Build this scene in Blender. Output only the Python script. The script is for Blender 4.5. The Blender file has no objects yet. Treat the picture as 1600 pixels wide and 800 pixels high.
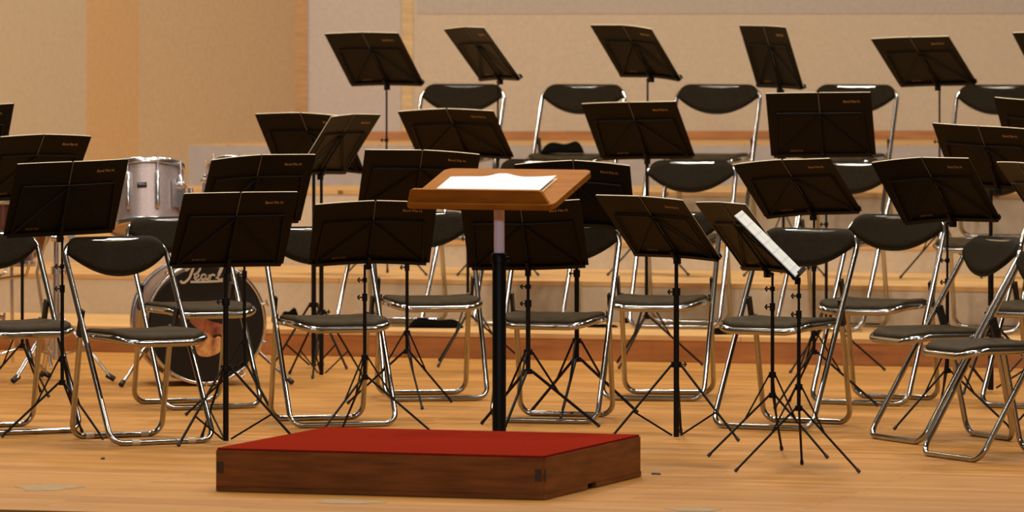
import bpy, math, random
from mathutils import Vector, Matrix
R = math.radians
C = bpy.context.scene.collection
F, HC, YH = 10300.0, 1.897, -50.0          # lens in pixels, camera height, horizon row
random.seed(4)

def at(px, py, Y):
    return Vector(((px - 800) / F * Y, Y, HC - (py - YH) * Y / F))
def ground(px, py, z=0.0):
    return at(px, py, F * (HC - z) / (py - YH))

# ------------------------------------------------------------------ materials
def mat(name, col, rough=.5, metal=0., spec=.5, coat=0., noise=None, bump=None):
    m = bpy.data.materials.new(name); m.use_nodes = True
    nt = m.node_tree; b = nt.nodes['Principled BSDF']
    b.inputs['Base Color'].default_value = (*col, 1)
    b.inputs['Roughness'].default_value = rough
    b.inputs['Metallic'].default_value = metal
    b.inputs['Specular IOR Level'].default_value = spec
    b.inputs['Coat Weight'].default_value = coat
    tc = nt.nodes.new('ShaderNodeTexCoord')
    if noise:
        sc, amt = noise[0], noise[1]
        n = nt.nodes.new('ShaderNodeTexNoise'); n.inputs['Scale'].default_value = sc; n.inputs['Detail'].default_value = 5
        mp = nt.nodes.new('ShaderNodeMapping'); mp.inputs['Scale'].default_value = noise[2] if len(noise) > 2 else (1, 1, 1)
        nt.links.new(tc.outputs['Object'], mp.inputs[0]); nt.links.new(mp.outputs[0], n.inputs[0])
        r = nt.nodes.new('ShaderNodeValToRGB')
        r.color_ramp.elements[0].position = .3; r.color_ramp.elements[1].position = .7
        r.color_ramp.elements[0].color = (*[max(0, c * (1 - amt)) for c in col], 1)
        r.color_ramp.elements[1].color = (*[min(1, c * (1 + amt)) for c in col], 1)
        nt.links.new(n.outputs['Fac'], r.inputs[0]); nt.links.new(r.outputs[0], b.inputs['Base Color'])
    if bump:
        n = nt.nodes.new('ShaderNodeTexNoise'); n.inputs['Scale'].default_value = bump[0]; n.inputs['Detail'].default_value = 3
        bp = nt.nodes.new('ShaderNodeBump'); bp.inputs['Strength'].default_value = bump[1]; bp.inputs['Distance'].default_value = .01
        nt.links.new(tc.outputs['Object'], n.inputs[0]); nt.links.new(n.outputs['Fac'], bp.inputs['Height'])
        nt.links.new(bp.outputs[0], b.inputs['Normal'])
    return m

def plank_mat(name, c1, c2, yaw, length=1.9, width=.09, rough=.5, mortar=(.25, .12, .04), spec=.12):
    m = bpy.data.materials.new(name); m.use_nodes = True
    nt = m.node_tree; b = nt.nodes['Principled BSDF']; L = nt.links.new
    tc = nt.nodes.new('ShaderNodeTexCoord')
    mp = nt.nodes.new('ShaderNodeMapping'); mp.inputs['Rotation'].default_value = (0, 0, yaw)
    L(tc.outputs['Object'], mp.inputs[0])
    br = nt.nodes.new('ShaderNodeTexBrick'); br.offset = .37
    br.inputs['Scale'].default_value = 1; br.inputs['Brick Width'].default_value = length; br.inputs['Row Height'].default_value = width
    br.inputs['Mortar Size'].default_value = .0022; br.inputs['Mortar Smooth'].default_value = .3; br.inputs['Bias'].default_value = 0
    br.inputs['Color1'].default_value = (*c1, 1); br.inputs['Color2'].default_value = (*c2, 1); br.inputs['Mortar'].default_value = (*mortar, 1)
    L(mp.outputs[0], br.inputs[0])
    mp2 = nt.nodes.new('ShaderNodeMapping'); mp2.inputs['Scale'].default_value = (1.2, 14, 1)
    L(mp.outputs[0], mp2.inputs[0])
    n = nt.nodes.new('ShaderNodeTexNoise'); n.inputs['Scale'].default_value = 1.6; n.inputs['Detail'].default_value = 6; n.inputs['Roughness'].default_value = .6
    L(mp2.outputs[0], n.inputs[0])
    r = nt.nodes.new('ShaderNodeValToRGB')
    r.color_ramp.elements[0].position = .3; r.color_ramp.elements[0].color = (.66, .58, .5, 1)
    r.color_ramp.elements[1].position = .7; r.color_ramp.elements[1].color = (1.12, 1.1, 1.06, 1)
    L(n.outputs['Fac'], r.inputs[0])
    mx = nt.nodes.new('ShaderNodeMix'); mx.data_type = 'RGBA'; mx.blend_type = 'MULTIPLY'; mx.inputs[0].default_value = .8
    L(br.outputs['Color'], mx.inputs[6]); L(r.outputs[0], mx.inputs[7]); L(mx.outputs[2], b.inputs['Base Color'])
    b.inputs['Roughness'].default_value = rough; b.inputs['Specular IOR Level'].default_value = spec
    return m

def page_mat():
    m = bpy.data.materials.new('printed_music_paper'); m.use_nodes = True
    nt = m.node_tree; b = nt.nodes['Principled BSDF']; L = nt.links.new
    tc = nt.nodes.new('ShaderNodeTexCoord'); sp = nt.nodes.new('ShaderNodeSeparateXYZ'); L(tc.outputs['Generated'], sp.inputs[0])
    mu = nt.nodes.new('ShaderNodeMath'); mu.operation = 'MULTIPLY'; mu.inputs[1].default_value = 7; L(sp.outputs[2], mu.inputs[0])
    fr = nt.nodes.new('ShaderNodeMath'); fr.operation = 'FRACT'; L(mu.outputs[0], fr.inputs[0])
    r = nt.nodes.new('ShaderNodeValToRGB'); e = r.color_ramp.elements
    e[0].position = 0; e[0].color = (.86, .86, .82, 1); e[1].position = .55; e[1].color = (.86, .86, .82, 1)
    for p, c in ((.6, .70), (.72, .72), (.77, .86)):
        k = e.new(p); k.color = (c, c, c * .97, 1)
    L(fr.outputs[0], r.inputs[0]); L(r.outputs[0], b.inputs['Base Color']); b.inputs['Roughness'].default_value = .6
    return m

YAW = R(16.8)
M = dict(
    floor=plank_mat('stage_planks', (.43, .195, .044), (.54, .262, .068), YAW),
    tread=plank_mat('riser_planks', (.62, .36, .14), (.66, .40, .17), YAW, 2.4, .12, .6),
    riser_brown=mat('stained_riser_board', (.33, .115, .028), .45, noise=(3, .25, (1, 1, 8))),
    riser_grey=mat('riser_cloth', (.53, .41, .275), .85, noise=(30, .06)),
    riser_cool_lit=mat('riser_cool_light_tint', (.37, .31, .265), .8, noise=(20, .05)),  # lilac cast of cool light on the top riser face, put into the colour
    wall=mat('wall_plaster', (.53, .405, .275), .85, noise=(40, .05), bump=(60, .15)),
    wall_left=mat('wall_plaster_tan', (.545, .365, .195), .85, noise=(40, .05), bump=(60, .15)),
    wall_warm_lit=mat('wall_panel_warm_light_tint', (.56, .33, .14), .8, noise=(40, .05)),  # warm light on this stretch of wall put into its colour
    wall_grey=mat('wall_panel_grey', (.52, .38, .23), .85, noise=(40, .05)),
    wall_cool_lit=mat('wall_panel_cool_light_tint', (.49, .395, .32), .85, noise=(40, .05)),  # cooler light on this panel painted in as lilac
    wall_upper=mat('wall_upper_panel', (.44, .355, .275), .85, noise=(40, .05)),
    wood_strip=mat('wood_trim', (.42, .22, .075), .5, noise=(8, .15, (1, 1, 6))),
    wood_strip2=mat('pale_wood_trim', (.58, .38, .17), .5, noise=(8, .15, (1, 1, 6))),
    base_wood=mat('baseboard_wood', (.40, .16, .045), .5, noise=(6, .2, (1, 1, 6))),
    chrome=mat('chrome_tube', (.44, .42, .39), .14, 1.0),
    steel=mat('polished_steel', (.70, .69, .70), .22, 1.0),
    vinyl=mat('brown_black_vinyl', (.0125, .0078, .0028), .55, noise=(60, .2), bump=(220, .06), spec=.035),
    seat_vinyl=mat('sheen_tinted_seat_vinyl', (.042, .028, .013), .6, noise=(25, .25), bump=(220, .06), spec=.05),  # seat tops lighter than backrests: grazing sheen put into the colour
    bracket=mat('dark_bracket', (.03, .025, .02), .4, .6),
    clip=mat('beige_plastic', (.55, .42, .27), .5),
    black=mat('black_stand_metal', (.0045, .0034, .0024), .45, .0, spec=.18),
    rubber=mat('black_rubber', (.01, .009, .008), .6),
    cover=mat('black_folder_cover', (.0062, .0038, .0014), .45, noise=(90, .25), spec=.13),
    binding=mat('folder_binding', (.20, .145, .07), .5),
    paper_edge=mat('cream_page_edges', (.75, .62, .40), .6),
    page=page_mat(),
    gold=mat('gold_foil', (.42, .22, .06), .4, .3),
    gold_dim=mat('worn_gold_foil', (.20, .10, .03), .4, .3),
    podium=mat('podium_wood', (.19, .062, .013), .5, noise=(5, .3, (1, 1, 9)), spec=.2),
    podium_dark=mat('podium_joint_wood', (.045, .018, .007), .5),
    carpet=mat('red_carpet', (.235, .018, .008), .95, noise=(120, .22), spec=.0, bump=(400, .4)),
    lectern=mat('lectern_wood', (.28, .098, .011), .55, noise=(6, .18, (1, 6, 6)), spec=.04),
    silver=mat('satin_silver_tube', (.78, .77, .92), .30, .0),
    score=mat('white_score_paper', (.86, .88, .87), .6),
    drum_silver=mat('silver_drum_wrap', (.42, .33, .31), .35, .55, noise=(200, .2)),
    drum_red=mat('dark_red_drum_wrap', (.07, .012, .006), .25, coat=.5),
    copper=mat('brown_kettle', (.20, .085, .03), .35, .5),
    head_black=mat('black_drum_head', (.006, .005, .004), .35, spec=.4),
    head_white=mat('drum_head_film', (.7, .66, .58), .5),
    logo=mat('pale_lettering', (.50, .40, .28), .5),
    badge=mat('dark_badge', (.02, .018, .02), .3),
    cloth=mat('black_cloth', (.0045, .0038, .003), .95, spec=.0),
    tape=mat('faded_tape', (.33, .20, .075), .7, noise=(30, .2)),
    dark=mat('stage_front_dark', (.05, .015, .008), .6),
)
def blob_mat():
    m = bpy.data.materials.new('printed_colour_patch'); m.use_nodes = True
    nt = m.node_tree; b = nt.nodes['Principled BSDF']; L = nt.links.new
    tc = nt.nodes.new('ShaderNodeTexCoord'); n = nt.nodes.new('ShaderNodeTexNoise'); n.inputs['Scale'].default_value = 22; n.inputs['Detail'].default_value = 2
    L(tc.outputs['Object'], n.inputs[0])
    r = nt.nodes.new('ShaderNodeValToRGB'); e = r.color_ramp.elements
    e[0].position = .32; e[0].color = (.22, .05, .015, 1); e[1].position = .68; e[1].color = (.72, .42, .13, 1)
    k = e.new(.5); k.color = (.55, .22, .06, 1)
    L(n.outputs['Fac'], r.inputs[0]); L(r.outputs[0], b.inputs['Base Color']); b.inputs['Roughness'].default_value = .45
    return m
M['print_flesh'] = blob_mat()
M['print_dark'] = mat('printed_dark_patch', (.26, .065, .02), .45, noise=(18, .7))

# ------------------------------------------------------------------ mesh building
class MB:
    def __init__(s): s.v = []; s.f = []; s.sm = []; s.mi = []
    def add(s, vs, fs, smooth=False, mi=0):
        o = len(s.v); s.v += [Vector(v) for v in vs]
        for f in fs: s.f.append([i + o for i in f]); s.sm.append(smooth); s.mi.append(mi)
    def box(s, c, d, m=None, mi=0):
        x, y, z = [k / 2 for k in d]; c = Vector(c)
        vs = [Vector((a * x, b * y, e * z)) for a in (-1, 1) for b in (-1, 1) for e in (-1, 1)]
        vs = [(m @ v if m else v) + c for v in vs]
        s.add(vs, [(0, 1, 3, 2), (4, 6, 7, 5), (0, 4, 5, 1), (2, 3, 7, 6), (0, 2, 6, 4), (1, 5, 7, 3)], False, mi)
    def tube(s, path, r, n=10, closed=False, smooth=True, mi=0):
        P = [Vector(p) for p in path]; k = len(P)
        rr = r if isinstance(r, (list, tuple)) else [r] * k
        T = []
        for i in range(k):
            a = P[(i - 1) % k] if (closed or i > 0) else P[i]
            b = P[(i + 1) % k] if (closed or i < k - 1) else P[i]
            T.append((b - a).normalized())
        up = Vector((0, 0, 1)) if abs(T[0].z) < .9 else Vector((0, 1, 0))
        N = (up - T[0] * up.dot(T[0])).normalized()
        vs = []
        for i in range(k):
            N = (N - T[i] * N.dot(T[i])).normalized(); B = T[i].cross(N)
            for j in range(n):
                t = 2 * math.pi * j / n; vs.append(P[i] + (N * math.cos(t) + B * math.sin(t)) * rr[i])
        fs = []
        for i in range(k if closed else k - 1):
            i2 = (i + 1) % k
            for j in range(n): fs.append((i * n + j, i * n + (j + 1) % n, i2 * n + (j + 1) % n, i2 * n + j))
        s.add(vs, fs, smooth, mi)
        if not closed:
            s.add(vs[:n], [tuple(range(n - 1, -1, -1))], False, mi); s.add(vs[-n:], [tuple(range(n))], False, mi)
    def lathe(s, prof, n=32, m=None, smooth=True, mi=0, cap=True):
        vs = []; fs = []
        for r, z in prof:
            for j in range(n):
                t = 2 * math.pi * j / n; v = Vector((r * math.cos(t), r * math.sin(t), z)); vs.append(m @ v if m else v)
        for i in range(len(prof) - 1):
            for j in range(n): fs.append((i * n + j, i * n + (j + 1) % n, (i + 1) * n + (j + 1) % n, (i + 1) * n + j))
        s.add(vs, fs, smooth, mi)
        if cap:
            s.add(vs[:n], [tuple(range(n - 1, -1, -1))], False, mi); s.add(vs[-n:], [tuple(range(n))], False, mi)
    def prism(s, pts, z0, z1, m=None, mi=0):
        n = len(pts); vs = [Vector((p[0], p[1], z)) for z in (z0, z1) for p in pts]
        if m: vs = [m @ v for v in vs]
        s.add(vs, [tuple(range(n - 1, -1, -1)), tuple(range(n, 2 * n))] + [(i, (i + 1) % n, n + (i + 1) % n, n + i) for i in range(n)], False, mi)
    def grid(s, fn, nu, nv, smooth=True, close=None, mi=0):
        vs = [fn(i / nu, j / nv) for j in range(nv + 1) for i in range(nu + 1)]
        fs = [(j * (nu + 1) + i, j * (nu + 1) + i + 1, (j + 1) * (nu + 1) + i + 1, (j + 1) * (nu + 1) + i) for j in range(nv) for i in range(nu)]
        s.add(vs, fs, smooth, mi)
    def slab(s, fa, fb, nu, nv, smooth=True, mi=0):
        """closed slab between two surface functions (fa outward side, fb the other)"""
        W = nu + 1; A = [fa(i / nu, j / nv) for j in range(nv + 1) for i in range(W)]; B = [fb(i / nu, j / nv) for j in range(nv + 1) for i in range(W)]
        n = len(A); fs = []
        for j in range(nv):
            for i in range(nu):
                q = (j * W + i, j * W + i + 1, (j + 1) * W + i + 1, (j + 1) * W + i)
                fs.append(q); fs.append(tuple(n + k for k in reversed(q)))
        rim = [i for i in range(W)] + [j * W + nu for j in range(1, nv + 1)] + [nv * W + i for i in range(nu - 1, -1, -1)] + [j * W for j in range(nv - 1, 0, -1)]
        for a, b in zip(rim, rim[1:] + rim[:1]): fs.append((b, a, n + a, n + b))
        s.add(A + B, fs, smooth, mi)
    def mesh(s, name, mats):
        me = bpy.data.meshes.new(name); me.from_pydata([tuple(v) for v in s.v], [], s.f)
        for m in (mats if isinstance(mats, (list, tuple)) else [mats]): me.materials.append(m)
        me.polygons.foreach_set('use_smooth', s.sm); me.polygons.foreach_set('material_index', s.mi); me.update()
        return me
    def build(s, name, mats, parent=None, loc=None, rot=None):
        o = bpy.data.objects.new(name, s.mesh(name, mats)); C.objects.link(o)
        if parent: o.parent = parent
        if loc is not None: o.location = loc
        if rot is not None: o.rotation_euler = rot
        return o

def fillet(pts, rad, closed=False, n=7):
    P = [Vector(p) for p in pts]; out = []
    k = len(P)
    for i in range(k):
        if not closed and i in (0, k - 1): out.append(P[i]); continue
        a, b, c = P[i - 1], P[i], P[(i + 1) % k]
        r = rad[i] if isinstance(rad, (list, tuple)) else rad
        u, v = (a - b).normalized(), (c - b).normalized(); h = u.angle(v) / 2
        d = r / math.tan(h); ctr = b + (u + v).normalized() * (r / math.sin(h))
        p0, p1 = b + u * d - ctr, b + v * d - ctr
        for j in range(n + 1):
            t = j / n; w = p0.normalized().slerp(p1.normalized(), t) * r; out.append(ctr + w)
    return out

def tag(o, label, cat, group=None):
    o['label'] = label; o['category'] = cat; o['kind'] = 'thing'
    if group: o['group'] = group
    return o
def thing(name, label, cat, loc=(0, 0, 0), rz=0., group=None):
    o = bpy.data.objects.new(name, None); C.objects.link(o); o.empty_display_size = .1
    o.location = loc; o.rotation_euler = (0, 0, rz)
    return tag(o, label, cat, group)
def struct(mb, name, m):
    o = mb.build(name, m); o['kind'] = 'structure'; return o
def copy_tree(o, parent=None):
    c = o.copy(); C.objects.link(c); c.parent = parent
    for ch in list(o.children): copy_tree(ch, c)
    return c

# ------------------------------------------------------------------ the room
XL, XR = -4.6, 4.6
def line(y0, yaw): return lambda x: y0 - x * math.tan(R(yaw))
L1, L2, L3, L4, L5, LW = line(31.95, 16.8), line(33.12, 16.8), line(34.5, 16), line(35.36, 9), line(36.32, 0), line(37.35, -4)
Z1, Z2, Z3, Z4, Z5 = .127, .327, .467, .70, .922
FE = line(22.53, 17.5)
def quad(a, b): return [(XL, a(XL)), (XR, a(XR)), (XR, b(XR)), (XL, b(XL))]
mb = MB(); mb.prism([(XL, 20.5 + 3), (XL, 36.5), (XR, 36.5), (XR, FE(XR)), (XL, FE(XL))][1:], -.06, 0)
struct(mb, 'floor', M['floor'])
mb = MB(); mb.prism([(XL, FE(XL) - .05), (XR, FE(XR) - .05), (XR, FE(XR) - .001), (XL, FE(XL) - .001)], -.9, -.02)
struct(mb, 'trim_1', M['dark'])
def riser(front, back, z0, z1, face, lip=.022, over=.004):
    m = MB(); m.prism(quad(front, lambda x: back(x) - .002), z0, z1 - lip, mi=0)
    m.prism(quad(lambda x: front(x) - over, lambda x: back(x) - .002), z1 - lip, z1, mi=1)
    struct(m, 'stage_riser', [face, M['tread']])
riser(L1, L2, 0.001, Z1, M['riser_brown'])
riser(L2, L3, 0.001, Z2, M['riser_grey'])
riser(L3, L4, 0.001, Z3, M['riser_grey'])
riser(L4, L5, 0.001, Z4, M['riser_grey'])
riser(L5, LW, 0.001, Z5, M['riser_cool_lit'], .003, 0)

# the hall wall behind the risers, its panels set side by side
def xw(px):      # where a column of the photo meets the back wall
    t = (px - 800) / F; return 37.35 * t / (1 - t * math.tan(R(4)))
def wall_slab(x0, x1, z0, z1, dy, name, m, th=.12):
    mb = MB(); mb.prism([(x0, LW(x0) - dy), (x1, LW(x1) - dy), (x1, LW(x1) + th), (x0, LW(x0) + th)], z0, z1); return struct(mb, name, m)
wall_slab(xw(478), xw(628), 0, 6.2, 0, 'wall_back', M['wall_cool_lit'])
wall_slab(xw(645), XR, 0, 6.2, 0, 'wall_back', M['wall'])
wall_slab(xw(628), xw(645), 0, 6.2, .012, 'trim_2', M['wood_strip2'])
wall_slab(xw(652), XR, 1.637, 6.2, .003, 'trim_3', M['wall_upper'])
wall_slab(xw(482), XR, Z5 + .001, Z5 + .05, .02, 'baseboard_back', M['base_wood'])
# side wall of the stage shell, running forward from the corner
A0 = Vector((xw(461), LW(xw(461)) - .02, 0)); DIR = Vector((-.60, -1.0, 0)).normalized()
def on_left(px):
    t = (px - 800) / F; k = (A0.x - t * A0.y) / (t * DIR.y - DIR.x); return A0 + DIR * k
NL = Vector((-DIR.y, DIR.x, 0)); NL = NL if NL.x > 0 else -NL
def left_slab(p, q, d, name, m, th=.12):
    mb = MB(); mb.prism([tuple((p + NL * d)[:2]), tuple((p - NL * th)[:2]), tuple((q - NL * th)[:2]), tuple((q + NL * d)[:2])], 0, 6.2); return struct(mb, name, m)
far = on_left(0) + DIR * 5.5
left_slab(on_left(461), on_left(215), 0, 'wall_left', M['wall_left'])
left_slab(on_left(215), on_left(135), .004, 'wall_left', M['wall_warm_lit'])
left_slab(on_left(135), far, 0, 'wall_left', M['wall_grey'])
mb = MB(); mb.prism([tuple(A0[:2]), (xw(480.5), LW(xw(480.5)) - .02), (xw(480.5), LW(xw(480.5)) + .1), (A0.x - .02, A0.y + .1)], 0, 6.2)
struct(mb, 'trim_4', M['wood_strip'])

# ------------------------------------------------------------------ folding chair
HWC, ZT, YF, YT, YR = .226, .794, -.236, .234, .197
def tilt(x, z): return Vector((x, YF + (YT - YF) * (z - .0115) / (ZT - .0115), z))
def make_chair():
    t = thing('folding_chair', '', 'chair')
    r = .0115
    corners = [tilt(-HWC, r), tilt(HWC, r), tilt(HWC, ZT), tilt(-HWC, ZT)]
    b = MB(); b.tube(fillet(corners, [.055, .055, .075, .075], True, 8), r, 12, True); b.build('back_frame', M['chrome'], t)
    xr, yt, zt = .200, .105, .455
    b = MB(); b.tube(fillet([(-xr, yt, zt), (-xr, YR, r), (xr, YR, r), (xr, yt, zt)], .055, n=8), r, 12); b.build('rear_leg_frame', M['chrome'], t)
    for s in (-1, 1):
        b = MB(); p0 = tilt(s * (HWC - .006), .512) + Vector((0, .013, 0)); p1 = Vector((s * xr, yt - .004, zt - .02))
        d = (p1 - p0); ang = math.atan2(d.z, d.y)
        b.box((p0 + p1) / 2 , (.012, d.length + .03, .030), Matrix.Rotation(ang, 3, 'X')); b.build('bracket', M['bracket'], t)
    # seat: a dished pad in a chrome rim
    def outline(n=8):
        w, yf, yb, rc = .198, -.265, .125, .06
        pts = [Vector((-w, yf, 0)), Vector((w, yf, 0)), Vector((w * .96, yb, 0)), Vector((-w * .96, yb, 0))]
        return fillet(pts, [.085, .085, rc, rc], True, n)
    def zs(x, y):
        z = .432 + .016 * (x / .2) ** 2
        if y < -.17: z -= .010 * ((-.17 - y) / .095) ** 2
        return z
    O = outline(); b = MB(); n = len(O); cx = Vector((0, -.07, 0)); rings = []
    for k, (sc, dz) in enumerate(((1.0, -.010), (1.010, -.004), (.99, .003), (.94, .009), (.82, .012), (.55, .012), (.25, .011))):
        rings.append([Vector((cx.x + (p.x - cx.x) * sc, cx.y + (p.y - cx.y) * sc, 0)) for p in O])
        for q in rings[-1]: q.z = zs(q.x, q.y) + dz
    vs = [q for rg in rings for q in rg]; fs = [(k * n + i, k * n + (i + 1) % n, (k + 1) * n + (i + 1) % n, (k + 1) * n + i) for k in range(len(rings) - 1) for i in range(n)]
    fs += [tuple((len(rings) - 1) * n + i for i in range(n)), tuple(range(n - 1, -1, -1))]
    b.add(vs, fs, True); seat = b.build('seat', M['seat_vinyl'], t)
    b = MB(); b.tube([Vector((p.x * 1.015, cx.y + (p.y - cx.y) * 1.015, zs(p.x, p.y) - .022)) for p in O], .0145, 10, True)
    b.build('seat_rim', M['chrome'], seat)
    # backrest pad, rounded above, sagging below, bowed backwards
    W = .2215
    def top(x):
        e = max(0, abs(x) - (W - .065)); return .8125 - (.065 - math.sqrt(max(0, .065 ** 2 - e ** 2))) * .95
    def bot(x):
        u = abs(x) / W; return min(top(x) - .004, .744 - .090 * max(0, 1 - u ** 2.1))
    def surf(off):
        def fn(u, v):
            x = (2 * u - 1) * W; zl, zh = bot(x), top(x); z = zl + (zh - zl) * v
            e = min(v, 1 - v) * (zh - zl); e2 = min(e, W - abs(x) + .004)
            th = .5 * off * min(1, math.sqrt(max(0, min(e2, .02) / .02))) if off > 0 else .5 * off * min(1, max(.0, min(e2, .012) / .012))
            p = tilt(x, z); p.y += -.009 + .020 * (1 - (x / W) ** 2) ** 1.5 - th - .006; return p
        return fn
    b = MB(); b.slab(surf(.034), surf(-.026), 28, 10); b.build('backrest', M['vinyl'], t)
    return t
chair0 = make_chair()
CH = [  # X, Y, base z, yaw, label
 ('C1', -1.502, 26.44, 0, 28.7, 'chrome folding chair with beige sleeves on its foot bars, before the bass drum'),
 ('C0', -2.07, 27.02, 0, 28.0, 'chrome folding chair cut by the photo edge, before the dark red drum'),
 ('C2', -1.381, 28.54, 0, 24.3, 'chrome folding chair standing directly against the lettered bass drum head'),
 ('C3', -.762, 27.44, 0, 17.0, 'chrome folding chair behind the podium back corner, beside the bass drum'),
 ('C4', -.369, 29.09, 0, 10.0, 'chrome folding chair with a flat black bag lying on the riser behind its seat'),
 ('C5', .187, 27.68, 0, -13.2, 'chrome folding chair straight behind the pole of the wooden lectern'),
 ('C6', .661, 29.11, 0, -11.3, 'chrome folding chair behind the thick pole that reaches the floor beside the podium'),
 ('C7', 1.137, 27.28, 0, -28.0, 'chrome folding chair behind the two thin stands, one holding open white music'),
 ('C8', 1.605, 28.81, 0, -25.4, 'chrome folding chair one row behind the open white music, against the lowest riser'),
 ('C9', 1.749, 26.49, 0, -66.0, 'chrome folding chair turned sideways, its whole backrest in view'),
 ('C10', 1.905, 25.55, 0, -64.0, 'foremost chrome folding chair turned sideways, its backrest cut by the photo edge'),
 ('C11', 2.335, 28.55, 0, -30, 'chrome folding chair just showing a leg at the photo edge behind the sideways chairs'),
 ('D1', -.58, 32.80, Z1, -19.9, 'chrome folding chair on the lowest riser, nearly hidden by stands beside the bass drum'),
 ('D2', .09, 32.80, Z1, -16.0, 'chrome folding chair on the lowest riser, hidden behind the wooden lectern top'),
 ('D3', .845, 32.58, Z1, -13, 'chrome folding chair on the lowest riser with its whole dark backrest in view'),
 ('D4', 1.590, 32.34, Z1, -24.4, 'chrome folding chair on the lowest riser, half its backrest beside a black folder'),
 ('D5', 2.30, 32.08, Z1, -18, 'chrome folding chair on the lowest riser, hidden behind the sideways chairs and their folders'),
 ('E1', -.308, 34.90, Z3, -13, 'chrome folding chair on the upper riser, first from the wooden wall strip'),
 ('E2', .327, 34.80, Z3, -15, 'chrome folding chair on the upper riser with black cloth on its seat'),
 ('E3', 1.046, 34.80, Z3, -14, 'third chrome folding chair along the upper riser from the wooden wall strip'),
 ('E4', 1.763, 34.74, Z3, -16, 'fourth chrome folding chair along the upper riser from the wooden wall strip'),
 ('E5', 2.525, 34.66, Z3, -14, 'chrome folding chair on the upper riser, cut by the photo edge'),
]
chairs = {}
for i, (k, x, y, z, a, lab) in enumerate(CH):
    o = chair0 if i == 0 else copy_tree(chair0)
    o.location = (x, y, z); o.rotation_euler = (0, 0, R(a)); o['label'] = lab; o['group'] = 'chrome folding chairs of the band'
    chairs[k] = o
for (yy, tl) in ((YF, tilt), (YR, None)):
    for s in (-1, 1):
        b = MB(); b.tube([(s * .105, yy, .0125), (s * .140, yy, .0125)], .0135, 12)
        b.build('foot_sleeve', M['clip'], chairs['C1'])

# ------------------------------------------------------------------ music stands and the folders on them
W, H = .50, .325
def text_mesh(s, size, mname, m):
    cu = bpy.data.curves.new(mname, 'FONT'); cu.body = s; cu.size = size; cu.extrude = .0004; cu.align_x = 'CENTER'; cu.align_y = 'CENTER'
    to = bpy.data.objects.new('tmp', cu); C.objects.link(to)
    dg = bpy.context.evaluated_depsgraph_get(); dg.update()
    me = bpy.data.meshes.new_from_object(to.evaluated_get(dg)); bpy.data.objects.remove(to); me.name = mname
    me.materials.clear(); me.materials.append(m); return me
TXT1 = text_mesh('Band File H.', .0165, 'gold_title', M['gold'])
TXT2 = text_mesh('BAND FILE', .0125, 'small_gold_title', M['gold_dim'])

class Desk:
    """bent two-leaf plane of an open folder, in a frame whose x runs along it and -y is the way it leans"""
    def __init__(s, tau, pl, pr):
        s.t, s.p = R(tau), (R(pl), R(pr))
        s.s = Vector((0, -math.sin(s.t), math.cos(s.t))); s.n = Vector((0, -math.cos(s.t), -math.sin(s.t)))   # up the slant, outward
    def P(s, side, d, h, o):
        ph = s.p[0] if side < 0 else s.p[1]; x = 0; y = 0; k = 8; 
        for i in range(k):
            a = ph * (.55 + .9 * (i + .5) / k * d / (W / 2)); x += math.cos(a) * d / k; y += math.sin(a) * d / k
        a = ph * (.55 + .9 * d / (W / 2))
        return Vector((side * (x - math.sin(a) * o), 0, 0)) + s.n * (y + math.cos(a) * o) + s.s * h
    def frame(s, side, d):
        a = (s.p[0] if side < 0 else s.p[1]) * (.55 + .9 * d / (W / 2))
        ux = Vector((math.cos(a), 0, 0)) + s.n * (side * math.sin(a)); nn = Vector((-side * math.sin(a), 0, 0)) + s.n * math.cos(a)
        return ux, s.s, nn

def make_folder(loc, rz, dk, label, inside=False):
    t = thing('music_folder', label, 'folder', loc, rz, 'black music folders open on the stands')
    for side in (-1, 1):
        f = lambda o, h0, h1, d0, d1: (lambda u, v: dk.P(side, d0 + (d1 - d0) * u, h0 + (h1 - h0) * v, o))
        b = MB(); b.slab(f(.0022, 0, H, .006, W / 2), f(.0004, 0, H, .006, W / 2), 6, 2, False); cv = b.build('cover', M['cover'], t)
        b = MB(); b.slab(f(.0, .004, H + .0015, .005, W / 2 - .004), f(-.0035, .004, H + .0015, .005, W / 2 - .004), 6, 2, False)
        pg = b.build('pages', M['page'] if inside else M['paper_edge'], t)
        if inside: pg['label'] = 'white sheets printed with staves'
        me, d, h = (TXT1, .155, H * .86) if side > 0 else (TXT2, .125, H * .075)
        ux, uy, uz = dk.frame(side, d); o = bpy.data.objects.new('lettering', me); C.objects.link(o); o.parent = cv
        m = Matrix((ux, uy, uz)).transposed().to_4x4(); m.translation = dk.P(side, d, h, .0028); o.matrix_local = m
    b = MB(); b.slab(lambda u, v: dk.P(1, .0, H * v, .0034) + Vector(((u - .5) * .014, 0, 0)), lambda u, v: dk.P(1, 0, H * v, -.001) + Vector(((u - .5) * .011, 0, 0)), 1, 1, False)
    sp = b.build('spine', M['cover'], t)
    b = MB(); b.tube([dk.P(1, 0, H * .35, .0036), dk.P(1, 0, H + .001, .0036)], .0013, 6); b.build('binding_strip', M['binding'], sp)
    return t

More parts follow.
